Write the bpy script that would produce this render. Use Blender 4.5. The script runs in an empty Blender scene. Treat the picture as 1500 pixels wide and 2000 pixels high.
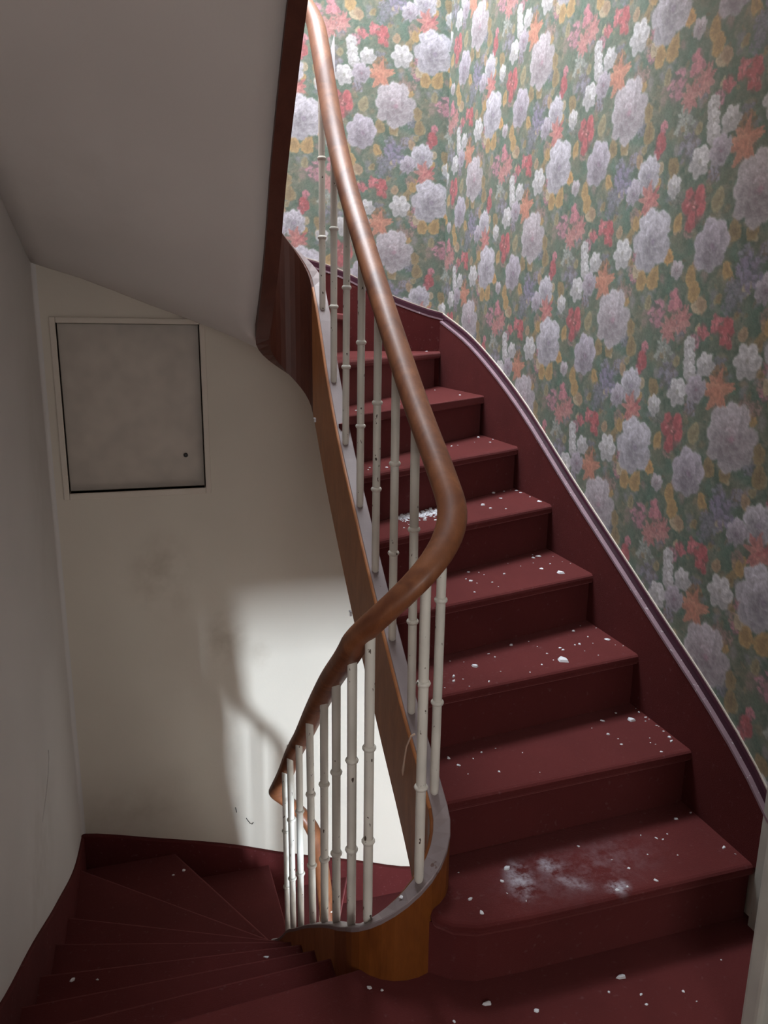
import bpy, bmesh, math, random
import numpy as np
from mathutils import Matrix, Vector

S = bpy.context.scene
COL = S.collection
PI = math.pi
random.seed(7)

# ------------------------------------------------------------------ camera
FPX = 1512.72
PITCH, ROLL, YAW = math.radians(13.444), math.radians(.707), math.radians(17.108)
EYE = Vector((0, 0, 1.517))
fw = Vector((math.sin(YAW)*math.cos(PITCH), math.cos(YAW)*math.cos(PITCH), -math.sin(PITCH)))
r0 = Vector((math.cos(YAW), -math.sin(YAW), 0))
u0 = r0.cross(fw)
rt = r0*math.cos(ROLL) + u0*math.sin(ROLL)
up = -r0*math.sin(ROLL) + u0*math.cos(ROLL)
cd = bpy.data.cameras.new('camera')
cd.sensor_fit = 'HORIZONTAL'; cd.sensor_width = 36.0; cd.lens = 36.0*FPX/1500.0
cd.clip_start = .02; cd.clip_end = 60
cam = bpy.data.objects.new('camera', cd); COL.objects.link(cam)
M4 = Matrix.Identity(4)
for i in range(3):
    M4[i][0] = rt[i]; M4[i][1] = up[i]; M4[i][2] = -fw[i]; M4[i][3] = EYE[i]
cam.matrix_world = M4
S.camera = cam

# ------------------------------------------------------------------ view, world
S.view_settings.view_transform = 'Standard'
S.view_settings.look = 'None'
S.view_settings.gamma = 1.0
S.view_settings.exposure = 0.0
S.view_settings.use_curve_mapping = False
W = bpy.data.worlds.new('world'); S.world = W; W.use_nodes = True
W.node_tree.nodes['Background'].inputs[0].default_value = (.62, .74, .95, 1)
W.node_tree.nodes['Background'].inputs[1].default_value = .6

cy = S.cycles
cy.max_bounces = 6; cy.diffuse_bounces = 4; cy.glossy_bounces = 2; cy.transmission_bounces = 1; cy.transparent_max_bounces = 2
cy.caustics_reflective = False; cy.caustics_refractive = False

# ------------------------------------------------------------------ daylight through the openings of the stairwell, plus an added front fill
def area(name, loc, target, sx, sy, power, color):
    d = bpy.data.lights.new(name, 'AREA'); d.shape = 'RECTANGLE'; d.size = sx; d.size_y = sy
    d.energy = power; d.color = color
    o = bpy.data.objects.new(name, d); COL.objects.link(o)
    o.location = loc
    o.rotation_euler = (Vector(target)-Vector(loc)).to_track_quat('-Z', 'Y').to_euler()
    return o
area('skylight_daylight', (.50, 3.05, 5.1), (.50, 2.95, 0), 1.6, 1.2, 250, (.86, .93, 1.0))
area('lower_window_daylight', (.74, -1.30, -.60), (.74, 3.77, -.50), .44, .50, 290, (.74, .87, 1.0))
area('landing_front_fill', (.35, -1.30, 1.25), (.45, 2.5, 1.05), .9, .9, 17, (1.0, .97, .93))  # added fill light behind the viewer, no known window there

# ------------------------------------------------------------------ helpers
def lin(c):
    return tuple(((v/255.0)/12.92 if v/255.0 <= .04045 else ((v/255.0+.055)/1.055)**2.4) for v in c)

def tag(o, label=None, cat=None, group=None, kind=None):
    if label: o['label'] = label
    if cat: o['category'] = cat
    if group: o['group'] = group
    if kind: o['kind'] = kind
    return o

def mesh_from(name, verts, faces, smooth=False):
    me = bpy.data.meshes.new(name)
    me.from_pydata([tuple(v) for v in verts], [], faces)
    bm = bmesh.new(); bm.from_mesh(me)
    bmesh.ops.recalc_face_normals(bm, faces=bm.faces[:])
    bm.to_mesh(me); bm.free()
    if smooth:
        me.polygons.foreach_set('use_smooth', [True]*len(me.polygons))
    return me

def link(name, me, mat=None, parent=None, smooth_angle=None):
    o = bpy.data.objects.new(name, me); COL.objects.link(o)
    if mat and len(me.materials) == 0: me.materials.append(mat)
    if parent: o.parent = parent
    return o

def obj(name, verts, faces, mat, parent=None, smooth=False):
    return link(name, mesh_from(name, verts, faces, smooth), mat, parent)

def empty(name, loc=(0, 0, 0)):
    o = bpy.data.objects.new(name, None); COL.objects.link(o); o.location = loc
    o.empty_display_size = .1
    return o

def bevel(o, w, seg=2, ang=40):
    m = o.modifiers.new('bevel', 'BEVEL'); m.width = w; m.segments = seg
    m.limit_method = 'ANGLE'; m.angle_limit = math.radians(ang)
    return o

def box(x0, x1, y0, y1, z0, z1):
    v = [(x0,y0,z0),(x1,y0,z0),(x1,y1,z0),(x0,y1,z0),(x0,y0,z1),(x1,y0,z1),(x1,y1,z1),(x0,y1,z1)]
    f = [(0,3,2,1),(4,5,6,7),(0,1,5,4),(1,2,6,5),(2,3,7,6),(3,0,4,7)]
    return v, f

def join(*parts):
    V = []; F = []
    for v, f in parts:
        n = len(V); V += list(v); F += [tuple(i+n for i in q) for q in f]
    return V, F

def extrude_outline(pts, z0, z1):
    n = len(pts)
    v = [(p[0], p[1], z0) for p in pts] + [(p[0], p[1], z1) for p in pts]
    f = [tuple(range(n-1, -1, -1)), tuple(range(n, 2*n))]
    f += [(i, (i+1) % n, n+(i+1) % n, n+i) for i in range(n)]
    return v, f

def sweep(rings, closed_section=True, caps=True):
    """rings: list of lists of points (equal length)."""
    n = len(rings[0]); V = [p for r in rings for p in r]; F = []
    m = n if closed_section else n-1
    for i in range(len(rings)-1):
        for j in range(m):
            F.append((i*n+j, i*n+(j+1) % n, (i+1)*n+(j+1) % n, (i+1)*n+j))
    if caps and closed_section:
        F.append(tuple(range(n-1, -1, -1))); F.append(tuple((len(rings)-1)*n+j for j in range(n)))
    return V, F

def pchip(xs, ys):
    xs = np.array(xs, float); ys = np.array(ys, float)
    h = np.diff(xs); d = np.diff(ys)/h
    m = np.zeros(len(xs)); m[0] = d[0]; m[-1] = d[-1]
    for i in range(1, len(xs)-1):
        if d[i-1]*d[i] > 0:
            w1 = 2*h[i]+h[i-1]; w2 = h[i]+2*h[i-1]
            m[i] = (w1+w2)/(w1/d[i-1]+w2/d[i])
    def f(x):
        i = int(np.clip(np.searchsorted(xs, x)-1, 0, len(xs)-2))
        t = (x-xs[i])/h[i]
        return float((1+2*t)*(1-t)**2*ys[i] + t*(1-t)**2*h[i]*m[i] + t*t*(3-2*t)*ys[i+1] + t*t*(t-1)*h[i]*m[i+1])
    return f

# ------------------------------------------------------------------ materials
def new_mat(name):
    m = bpy.data.materials.new(name); m.use_nodes = True
    nt = m.node_tree; b = nt.nodes['Principled BSDF']
    return m, nt, b

def noise(nt, scale, detail=4, rough=.55, vec=None, dist=0):
    n = nt.nodes.new('ShaderNodeTexNoise'); n.inputs['Scale'].default_value = scale
    n.inputs['Detail'].default_value = detail; n.inputs['Roughness'].default_value = rough
    n.inputs['Distortion'].default_value = dist
    if vec is not None: nt.links.new(vec, n.inputs['Vector'])
    return n

def objco(nt, scale=(1, 1, 1)):
    g = nt.nodes.new('ShaderNodeNewGeometry')
    m = nt.nodes.new('ShaderNodeMapping'); m.inputs['Scale'].default_value = scale
    nt.links.new(g.outputs['Position'], m.inputs['Vector'])
    return m.outputs['Vector']

def ramp(nt, src, stops):
    r = nt.nodes.new('ShaderNodeValToRGB')
    el = r.color_ramp.elements
    el[0].position, el[0].color = stops[0][0], (*stops[0][1], 1)
    el[1].position, el[1].color = stops[-1][0], (*stops[-1][1], 1)
    for p, c in stops[1:-1]:
        e = el.new(p); e.color = (*c, 1)
    nt.links.new(src, r.inputs['Fac'])
    return r.outputs['Color']

def mix(nt, a, b, fac, mode='MIX'):
    m = nt.nodes.new('ShaderNodeMix'); m.data_type = 'RGBA'; m.blend_type = mode
    for s, v in ((m.inputs[0], fac), (m.inputs[6], a), (m.inputs[7], b)):
        if isinstance(v, bpy.types.NodeSocket): nt.links.new(v, s)
        elif isinstance(v, (int, float)): s.default_value = v
        else: s.default_value = (*v[:3], 1)
    return m.outputs[2]

def math_n(nt, op, a, b=None, c=None):
    m = nt.nodes.new('ShaderNodeMath'); m.operation = op
    for i, v in enumerate((a, b, c)):
        if v is None: continue
        if isinstance(v, bpy.types.NodeSocket): nt.links.new(v, m.inputs[i])
        else: m.inputs[i].default_value = v
    return m.outputs[0]

def bump(nt, b, h, strength, dist=.002):
    n = nt.nodes.new('ShaderNodeBump'); n.inputs['Strength'].default_value = strength
    n.inputs['Distance'].default_value = dist
    nt.links.new(h, n.inputs['Height']); nt.links.new(n.outputs['Normal'], b.inputs['Normal'])

def spot_mask(nt, centre, radii, soft=.6, rot=0):
    """soft ellipsoid mask in world space around a stain"""
    g = nt.nodes.new('ShaderNodeNewGeometry')
    m = nt.nodes.new('ShaderNodeMapping'); m.vector_type = 'TEXTURE'
    m.inputs['Location'].default_value = centre; m.inputs['Rotation'].default_value = (0, 0, rot)
    m.inputs['Scale'].default_value = radii
    nt.links.new(g.outputs['Position'], m.inputs['Vector'])
    l = nt.nodes.new('ShaderNodeVectorMath'); l.operation = 'LENGTH'
    nt.links.new(m.outputs['Vector'], l.inputs[0])
    r = nt.nodes.new('ShaderNodeMapRange'); r.interpolation_type = 'SMOOTHSTEP'
    nt.links.new(l.outputs['Value'], r.inputs['Value'])
    r.inputs['From Min'].default_value = 1.0; r.inputs['From Max'].default_value = 1-soft
    r.inputs['To Min'].default_value = 0; r.inputs['To Max'].default_value = 1
    return r.outputs['Result']

CARPET = (.086, .0155, .0150)
def carpet_mat(name, dust=None, sheen=.55):
    m, nt, b = new_mat(name)
    co = objco(nt)
    n1 = noise(nt, 5, 2, .6, co); n2 = noise(nt, 900, 0, .6, co); n3 = noise(nt, 60, 1, .7, co)
    c = ramp(nt, n1.outputs['Fac'], [(.3, tuple(v*.86 for v in CARPET)), (.7, tuple(v*1.12 for v in CARPET))])
    c = mix(nt, c, tuple(v*1.5+.004 for v in CARPET), math_n(nt, 'MULTIPLY', n2.outputs['Fac'], .35))
    lint = nt.nodes.new('ShaderNodeMapRange'); nt.links.new(n3.outputs['Fac'], lint.inputs['Value'])
    lint.inputs['From Min'].default_value = .66; lint.inputs['From Max'].default_value = .8
    lint.inputs['To Max'].default_value = .10
    c = mix(nt, c, (.42, .30, .31), lint.outputs['Result'])
    nn = None
    for (ctr, rad, amt, rot) in (dust or []):
        k = spot_mask(nt, ctr, rad, .9, rot)
        nn = nn or noise(nt, 26, 4, .7, co)
        k = math_n(nt, 'MULTIPLY', k, ramp(nt, nn.outputs['Fac'], [(.40, (0, 0, 0)), (.62, (1, 1, 1))]))
        c = mix(nt, c, (.62, .62, .70), math_n(nt, 'MULTIPLY', k, amt))
    nt.links.new(c, b.inputs['Base Color'])
    b.inputs['Roughness'].default_value = .95
    b.inputs['Specular IOR Level'].default_value = .12
    b.inputs['Sheen Weight'].default_value = sheen
    b.inputs['Sheen Roughness'].default_value = .5
    b.inputs['Sheen Tint'].default_value = (.66, .24, .24, 1)
    bump(nt, b, n2.outputs['Fac'], .5, .002)
    return m

def wood_mat(name, dark, light, rough=.35, coat=0.0):
    m, nt, b = new_mat(name)
    co = objco(nt, (6, 6, 2.2))
    n1 = noise(nt, 2.2, 2, .6, co, 1.2)
    n2 = noise(nt, 28, 2, .7, objco(nt, (9, 9, 1)), .4)
    c = ramp(nt, n1.outputs['Fac'], [(.28, dark), (.72, light)])
    c = mix(nt, c, tuple(v*.62 for v in dark), math_n(nt, 'MULTIPLY', n2.outputs['Fac'], .5))
    nt.links.new(c, b.inputs['Base Color'])
    r = nt.nodes.new('ShaderNodeMapRange'); nt.links.new(n2.outputs['Fac'], r.inputs['Value'])
    r.inputs['To Min'].default_value = rough-.07; r.inputs['To Max'].default_value = rough+.12
    nt.links.new(r.outputs['Result'], b.inputs['Roughness'])
    b.inputs['Coat Weight'].default_value = coat
    b.inputs['Coat Roughness'].default_value = .22
    bump(nt, b, n2.outputs['Fac'], .10, .001)
    return m

def plaster_mat(name, base, stains=()):
    m, nt, b = new_mat(name)
    co = objco(nt)
    n1 = noise(nt, 1.6, 2, .6, co); n2 = noise(nt, 90, 1, .65, co); n3 = noise(nt, 6, 3, .65, co) if stains else None
    c = ramp(nt, n1.outputs['Fac'], [(.3, tuple(v*.93 for v in base)), (.7, base)])
    for ctr, rad, amt in stains:
        k = math_n(nt, 'MULTIPLY', spot_mask(nt, ctr, rad, .95), ramp(nt, n3.outputs['Fac'], [(.38, (0, 0, 0)), (.68, (1, 1, 1))]))
        c = mix(nt, c, (base[0]*.52, base[1]*.47, base[2]*.42), math_n(nt, 'MULTIPLY', k, amt))
    nt.links.new(c, b.inputs['Base Color'])
    b.inputs['Roughness'].default_value = .85
    b.inputs['Specular IOR Level'].default_value = .25
    bump(nt, b, n2.outputs['Fac'], .16, .002)
    return m

def paint_mat(name, base, chip=None, rough=.42, chip_lo=.70, chip_scale=70):
    m, nt, b = new_mat(name)
    co = objco(nt)
    n1 = noise(nt, 12, 1, .6, co)
    c = ramp(nt, n1.outputs['Fac'], [(.3, tuple(v*.86 for v in base)), (.7, base)])
    if chip:
        n2 = noise(nt, chip_scale, 2, .6, objco(nt, (1, 1, .45)))
        k = nt.nodes.new('ShaderNodeMapRange'); nt.links.new(n2.outputs['Fac'], k.inputs['Value'])
        k.inputs['From Min'].default_value = chip_lo; k.inputs['From Max'].default_value = chip_lo+.02
        c = mix(nt, c, chip, k.outputs['Result'])
    nt.links.new(c, b.inputs['Base Color'])
    b.inputs['Roughness'].default_value = rough
    n3 = noise(nt, 160, 0, .6, co)
    bump(nt, b, n3.outputs['Fac'], .12, .001)
    return m

M_carpet = carpet_mat('wine_red_carpet')
M_carpet1 = carpet_mat('wine_red_carpet_dusty', [((.828, 1.495, .175), (.05, .10, .1), .6, -.25),
                                                ((.925, 1.525, .175), (.045, .05, .1), .5, .4),
                                                ((1.05, 1.405, .175), (.045, .035, .1), .7, .2),
                                                ((.95, 1.45, .175), (.06, .03, .1), .35, -.7),
                                                ((1.0, 1.49, .175), (.34, .13, .1), .10, .1)])
M_skirt = carpet_mat('wine_red_string_cover', None, .06)
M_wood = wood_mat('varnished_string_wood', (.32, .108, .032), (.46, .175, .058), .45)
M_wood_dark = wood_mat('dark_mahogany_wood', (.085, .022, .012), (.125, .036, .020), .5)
M_wood_newel = wood_mat('orange_varnished_wood', (.17, .048, .009), (.29, .092, .018), .40)
M_rail = wood_mat('polished_handrail_wood', (.16, .048, .018), (.36, .135, .054), .47, .10)
M_cap = paint_mat('mauve_grey_paint', (.29, .235, .24), (.16, .10, .09), .45, .72, 45)
M_purple = paint_mat('aubergine_gloss_paint', (.060, .016, .030), None, .25)
M_edge = paint_mat('mauve_edge_highlight', (.30, .20, .235), (.62, .58, .60), .4, .66, 120)  # pale mauve paints the light caught by the wall string's top edge
M_bal = paint_mat('chipped_cream_paint', (.86, .83, .75), (.10, .07, .05), .45, .69, 85)
M_plaster_b = plaster_mat('cream_plaster', (.67, .60, .515),
    [((.03, 3.77, .32), (.22, .3, .30), .55), ((.32, 3.77, -.02), (.16, .3, .25), .6), ((.50, 3.77, -.15), (.10, .3, .12), .4),
     ((-.2, 3.77, -.95), (.5, .3, .25), .30), ((.35, 3.77, -.7), (.06, .2, .5), .25)])
M_plaster_l = plaster_mat('grey_white_plaster', (.66, .62, .60), [((-.44, 2.6, -.3), (.3, .5, .35), .3), ((-.44, 3.4, 1.0), (.3, .3, .9), .15)])
M_soffit = plaster_mat('soffit_plaster', (.76, .70, .665), [((-.1, 3.0, 2.0), (.5, .6, .3), .15)])
M_white = paint_mat('dull_white_gloss', (.56, .56, .50), (.33, .31, .26), .38, .74, 30)
M_panel = paint_mat('hatch_paint', (.52, .445, .38), None, .5)
M_frame = plaster_mat('hatch_frame_paint', (.68, .60, .52))
M_dark = paint_mat('dark_metal', (.05, .045, .04), None, .5)
M_flake = paint_mat('chalk_white_plaster', (.80, .80, .84), None, .8)
M_cord = paint_mat('pale_peach_strip', (.80, .60, .46), None, .6)
M_glass = paint_mat('window_frame_paint', (.7, .7, .68), None, .4)

# ------------------------------------------------------------------ stair plan (an oblong open well, 18 risers per storey)
H = .175; ST = 18*H
XR, XL = 1.435, -.44          # faces of wall strings / left wall
YB = 3.77                     # back wall
CX, RAD = .53, .105           # well centre line and half width (string centre line)
YN, YF = 1.58, 2.93           # near and far turn centres
LS = YF-YN; LA = PI*RAD
PER = 2*LS+2*LA

def path(s, d=0.0):
    """point of the string line, offset d towards the treads (outwards)"""
    s = s % PER
    r = RAD+d
    if s <= LS: return (CX+r, YN+s)
    s -= LS
    if s <= LA:
        a = s/RAD; return (CX+r*math.cos(a), YF+r*math.sin(a))
    s -= LA
    if s <= LS: return (CX-r, YF-s)
    s -= LS
    a = PI+s/RAD
    return (CX+r*math.cos(a), YN+r*math.sin(a))

def s_left(y): return LS+LA+(YF-y)-PER

zt_k = [(s_left(2.613), -.854), (s_left(2.49), -.724), (s_left(2.328), -.578), (s_left(2.114), -.382), (s_left(1.935), -.227),
        (s_left(1.783), -.098), (s_left(1.62), .032), (-.272, .120), (-.143, .245), (.027, .382), (.212, .508), (.388, .647),
        (.565, .796), (.745, .957), (.932, 1.130), (1.101, 1.325), (1.275, 1.575)]
zt_all = [(a+n*PER, b+n*ST) for n in (-1, 0, 1) for a, b in zt_k]
ZT = pchip([a for a, b in zt_all], [b for a, b in zt_all])
def su(y): return LS+LA+(YF-y)      # left side, upper flight
zb_k = [(.127, .105), (.426, .34), (.65, .52), (.94, .778), (1.13, .958), (1.32, 1.166), (su(2.685), 1.709), (su(2.51), 1.96),
        (su(2.33), 2.16), (su(2.17), 2.316), (su(1.75), 2.66), (su(1.58)+.12, 2.86)]
zb_all = [(a+n*PER, b+n*ST) for n in (-2, -1, 0, 1) for a, b in zb_k]
ZB = pchip([a for a, b in zb_all], [b for a, b in zb_all])

# nosing lines: k -> (s on the string, inner point override, wall point)
NOSE = {1: (-.10, (XR, 1.375)), 2: (.025, (XR, 1.645)), 3: (.241, (XR, 1.927)), 4: (.433, (XR, 2.216)), 5: (.626, (XR, 2.526)),
        6: (.794, (XR, 2.83)), 7: (.95, (XR, 3.188)), 8: (1.13, (XR, 3.745)), 9: (LS+.02, (.97, YB)), 10: (LS+LA*.5, (.51, YB)),
        11: (LS+LA*.86, (.0, YB)), 12: (su(2.80), (XL, 3.54)), 13: (su(2.61), (XL, 3.00)), 14: (su(2.41), (XL, 2.65)),
        15: (su(2.20), (XL, 2.31)), 16: (su(1.98), (XL, 2.01)), 17: (su(1.755), (XL, 1.735)), 18: (su(1.58)+.055, (XL, 1.465))}
OUTER = [(XR, 1.0), (XR, YB), (XL, YB), (XL, 1.0)]

def wall_pos(p):
    """distance along the three outer walls, from the near right end"""
    x, y = p
    if abs(x-XR) < 1e-6: return y
    if abs(y-YB) < 1e-6: return YB+(XR-x)
    return YB+(XR-XL)+(YB-y)
def wall_pt(q):
    if q <= YB: return (XR, q)
    q -= YB
    if q <= XR-XL: return (XR-q, YB)
    return (XL, YB-(q-(XR-XL)))

def inner_curve(sa, sb, d=.015, n=8):
    return [path(sa+(sb-sa)*i/n, d) for i in range(n+1)]

def shift_line(a, b, off):
    dx, dy = b[0]-a[0], b[1]-a[1]; l = math.hypot(dx, dy)
    nx, ny = -dy/l, dx/l          # points uphill for right-hand flights (a inner, b outer)
    return (a[0]+nx*off, a[1]+ny*off), (b[0]+nx*off, b[1]+ny*off)

def push_out(p, e):
    x, y = p
    if x > XR-.06: x += e
    if y > YB-.02: y += e
    if x < XL+.06: x -= e
    return (x, y)

def tread_outline(k):
    sa, wa = NOSE[k]; sb, wb = NOSE[k+1] if k < 18 else NOSE[18]
    # the back edge lies under the next riser
    pb, qb = shift_line(path(sb), wb, .035)
    inn = inner_curve(sa, sb+.03, .012)
    qa, qz = wall_pos(wa), wall_pos(wb)+.035
    outer = [wall_pt(qa)]
    for c in (YB, YB+(XR-XL)):
        if qa+.004 < c < qz-.004: outer.append(wall_pt(c))
    outer.append(wall_pt(qz))
    outer = [push_out(p, .012) for p in outer]
    return inn, outer

def make_tread(k, dz, parent, mat):
    inn, outer = tread_outline(k)
    if k == 1:
        inn = [(.545, 1.452), (.578, 1.437), (.615, 1.405), (.665, 1.382)] 
        back = [path(s, .012) for s in np.linspace(-.12, NOSE[2][0]+.03, 7)]
        pts = [(XR+.012, 1.375), (.80, 1.373), (.665, 1.380), (.610, 1.402), (.575, 1.437)] + back + [outer[-1]]
    else:
        pts = outer[:1][::-1] + inn + outer[::-1][:-1]
    z = k*H+dz
    v, f = extrude_outline(pts, z-.034, z)
    o = obj('carpeted_tread', v, f, mat, parent)
    bevel(o, .013, 3, 50)
    return o

def make_riser(k, dz, parent, mat):
    sa, wa = NOSE[k]
    z0, z1 = (k-1)*H+dz-.004, k*H+dz-.030
    if k == 1:
        line = [(XR+.012, 1.398), (.80, 1.396), (.675, 1.402), (.622, 1.422), (.585, 1.452), (.560, 1.466)]
        back = [(x+.008, y+.016) for x, y in line]
        pts = line + back[::-1]
        v, f = extrude_outline(pts, z0, z1)
        return obj('carpeted_riser', v, f, mat, parent)
    a = path(sa, .01)
    (a0, b0) = shift_line(a, wa, .022); (a1, b1) = shift_line(a, wa, .036)
    b0 = push_out(b0, .012); b1 = push_out(b1, .012)
    v, f = extrude_outline([a0, b0, b1, a1], z0, z1)
    return obj('carpeted_riser', v, f, mat, parent)

# ------------------------------------------------------------------ the setting
T = .15
XW = 1.46                                        # wallpapered face of the right wall
# hatch opening in the back wall
HX0, HX1, HZ0, HZ1 = -.361, .255, .750, 1.517
v, f = join(box(XL-T, HX0, YB, YB+T, -3.3, 5.2), box(HX1, XW+T, YB, YB+T, -3.3, 5.2),
            box(HX0, HX1, YB, YB+T, -3.3, HZ0), box(HX0, HX1, YB, YB+T, HZ1, 5.2))
wall_back = tag(obj('wall_back', v, f, M_plaster_b), 'cream plaster wall at the back with the recessed hatch', 'wall', kind='structure')
v, f = box(XW, XW+T, -1.4, YB, -3.3, 5.2)
wall_right = tag(obj('wall_right', v, f, M_plaster_b), 'right stairwell wall covered in floral wallpaper', 'wall', kind='structure')
# left wall, with a softly rounded inner corner to the back wall
cr = .02
pts = [(XL-T, -1.4), (XL, -1.4), (XL, YB-cr)] + [(XL+cr-cr*math.cos(a), YB-cr+cr*math.sin(a)) for a in np.linspace(0, PI/2, 7)[1:]] + [(XL+cr, YB+.02), (XL-T, YB+.02)]
v, f = extrude_outline(pts, -3.3, 5.2)
wall_left = tag(obj('wall_left', v, f, M_plaster_l), 'grey white plaster wall on the left', 'wall', kind='structure')
# front wall behind the camera with an opening added for the front fill and, a storey lower, the bright window
v, f = join(box(XL-T, XW+T, -1.55, -1.4, 1.72, 5.2), box(XL-T, -.12, -1.55, -1.4, .78, 1.72), box(.82, XW+T, -1.55, -1.4, .78, 1.72),
            box(XL-T, XW+T, -1.55, -1.4, -.3, .78), box(XL-T, .46, -1.55, -1.4, -.9, -.3), box(1.02, XW+T, -1.55, -1.4, -.9, -.3),
            box(XL-T, XW+T, -1.55, -1.4, -3.3, -.9))
tag(obj('wall_front', v, f, M_plaster_l), 'plaster wall behind the viewer with a lower window and an added fill light opening', 'wall', kind='structure')
# ceiling high above with a skylight opening
v, f = join(box(XL-T, -.32, -1.55, YB+T, 5.2, 5.32), box(1.32, XW+T, -1.55, YB+T, 5.2, 5.32),
            box(-.32, 1.32, -1.55, 2.42, 5.2, 5.32), box(-.32, 1.32, 3.68, YB+T, 5.2, 5.32))
tag(obj('ceiling', v, f, M_soffit), 'white ceiling with a skylight above the top flight', 'ceiling', kind='structure')
v, f = box(XL-T, XW+T, -1.55, YB+T, -3.4, -3.28)
tag(obj('floor_lower', v, f, M_carpet), 'carpeted floor at the bottom of the stairwell', 'floor', kind='structure')

# landing floor
newel = [path(s, .012) for s in np.linspace(-.10, -.30, 9)]
pts = [(XL-.01, -1.4), (XW+.01, -1.4), (XW+.01, 1.41), (.66, 1.415), (.60, 1.45)] + newel + [(.428, 1.515), (.40, 1.512), (.2, 1.500), (XL-.01, 1.465)]
v, f = extrude_outline(pts, -.036, 0)
floor = tag(obj('floor', v, f, M_carpet), 'wine red carpeted landing at the foot of the flight', 'floor', kind='structure')
bevel(floor, .013, 3, 50)

# plaster underside (soffit) of the flights: ruled surface between string and walls
kk = sorted(NOSE)
s_of = pchip([0]+kk+[19], [NOSE[18][0]-PER]+[NOSE[k][0] for k in kk]+[NOSE[1][0]+PER])
q_of = pchip([0]+kk+[19], [1.10]+[wall_pos(NOSE[k][1]) for k in kk]+[wall_pos((XL, 1.465))+.27])
zw = [(1.10, -.30), (1.375, -.16), (2.2, .36), (3.188, .88), (YB, 1.09), (YB+(XR-.686), 1.388), (YB+(XR-.516), 1.459), (YB+(XR-.282), 1.522), (YB+(XR-.058), 1.595),
      (YB+(XR+.155), 1.675), (YB+(XR-XL), 1.775), (YB+(XR-XL)+.75, 1.985), (YB+(XR-XL)+1.10, 2.145), (YB+(XR-XL)+1.44, 2.31),
      (YB+(XR-XL)+1.76, 2.475), (YB+(XR-XL)+2.03, 2.65), (YB+(XR-XL)+2.31, 2.83), (YB+(XR-XL)+2.58, 2.86)]
ZW = pchip([a for a, b in zw], [b for a, b in zw])
def soffit(name, k0, k1, dz, label):
    rings = []
    ks = list(np.linspace(k0, k1, int((k1-k0)*5)+1))
    # make sure the wall corners are hit exactly
    for i, k in enumerate(ks):
        for c in (YB, YB+(XR-XL)):
            if abs(q_of(k)-c) < .07:
                pass
    for k in ks:
        s = s_of(k); q = q_of(k)
        for c in (YB, YB+(XR-XL)):
            if abs(q-c) < .06: q = c
        a = path(s, .0); w = push_out(wall_pt(q), .03)
        za = ZB(s)+.022; zz = ZW(q)
        ring = []
        for t in np.linspace(0, 1, 9):
            ring.append((a[0]+(w[0]-a[0])*t, a[1]+(w[1]-a[1])*t, za+(zz-za)*t + dz))
        rings.append(ring)
    n = 9
    lo = [p for r in rings for p in r]; N = len(lo)
    V = lo + [(x, y, z+.05) for x, y, z in lo]; F = []
    R = len(rings)
    for i in range(R-1):
        for j in range(n-1):
            F.append((i*n+j, i*n+j+1, (i+1)*n+j+1, (i+1)*n+j))
            F.append((N+i*n+j, N+(i+1)*n+j, N+(i+1)*n+j+1, N+i*n+j+1))
        for j in (0, n-1):
            F.append((i*n+j, (i+1)*n+j, N+(i+1)*n+j, N+i*n+j))
    for i in (0, R-1):
        for j in range(n-1):
            F.append((i*n+j, i*n+j+1, N+i*n+j+1, N+i*n+j))
    o = obj(name, V, F, M_soffit, None, True)
    return tag(o, label, 'ceiling', kind='structure')
soffit('ceiling_soffit', 1, 19, 0, 'sloping plaster underside of the upper flight')
soffit('ceiling_soffit_lower', 1, 19, -ST, 'plaster underside of the descending flight')
# undersides of the landings
v, f = box(XL, XW, -1.4, 1.40, -.26, -.05)
tag(obj('ceiling_landing', v, f, M_soffit), 'plaster underside of the landing', 'ceiling', kind='structure')
v, f = join(box(XL, XW, -1.4, 1.38, 2.87, 3.15), box(.70, XW, 1.38, 2.30, 2.95, 3.15))  # second slab is an unseen addition that shades the landing and lowest treads
tag(obj('ceiling_landing_upper_shade', v, f, M_soffit), 'plaster underside of the upper landing with an added unseen shading slab', 'ceiling', kind='structure')

# ------------------------------------------------------------------ wallpaper print
TW, TH, TS = 590, 612, 306
rng = np.random.default_rng(5)
tile = np.zeros((TH, TW, 3))
def fnoise(sc):
    """wrap-free value noise over the tile (half drop is hidden by the flowers)"""
    g = rng.random((TH//sc+3, TW//sc+3))
    yy, xx = np.mgrid[0:TH, 0:TW]/sc
    iy = yy.astype(int); ix = xx.astype(int); fy = yy-iy; fx = xx-ix
    fy = fy*fy*(3-2*fy); fx = fx*fx*(3-2*fx)
    return (g[iy, ix]*(1-fy)*(1-fx)+g[iy, ix+1]*(1-fy)*fx+g[iy+1, ix]*fy*(1-fx)+g[iy+1, ix+1]*fy*fx)
n40, n18, n7, n70 = fnoise(40), fnoise(18), fnoise(7), fnoise(70)
def C(r, g, b): return np.array((r, g, b), float)
bgA, bgB, bgC, bgD = C(66, 94, 78), C(122, 132, 118), C(76, 116, 102), C(132, 122, 100)
t = np.clip((n18*.6+n7*.4)*1.6-.3, 0, 1)[..., None]
tile[:] = bgA*(1-t)+bgB*t
t = np.clip(n40*2-.8, 0, 1)[..., None]*.6; tile[:] = tile*(1-t)+bgC*t
t = np.clip(n70*2-1.0, 0, 1)[..., None]*.55; tile[:] = tile*(1-t)+bgD*t

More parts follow.
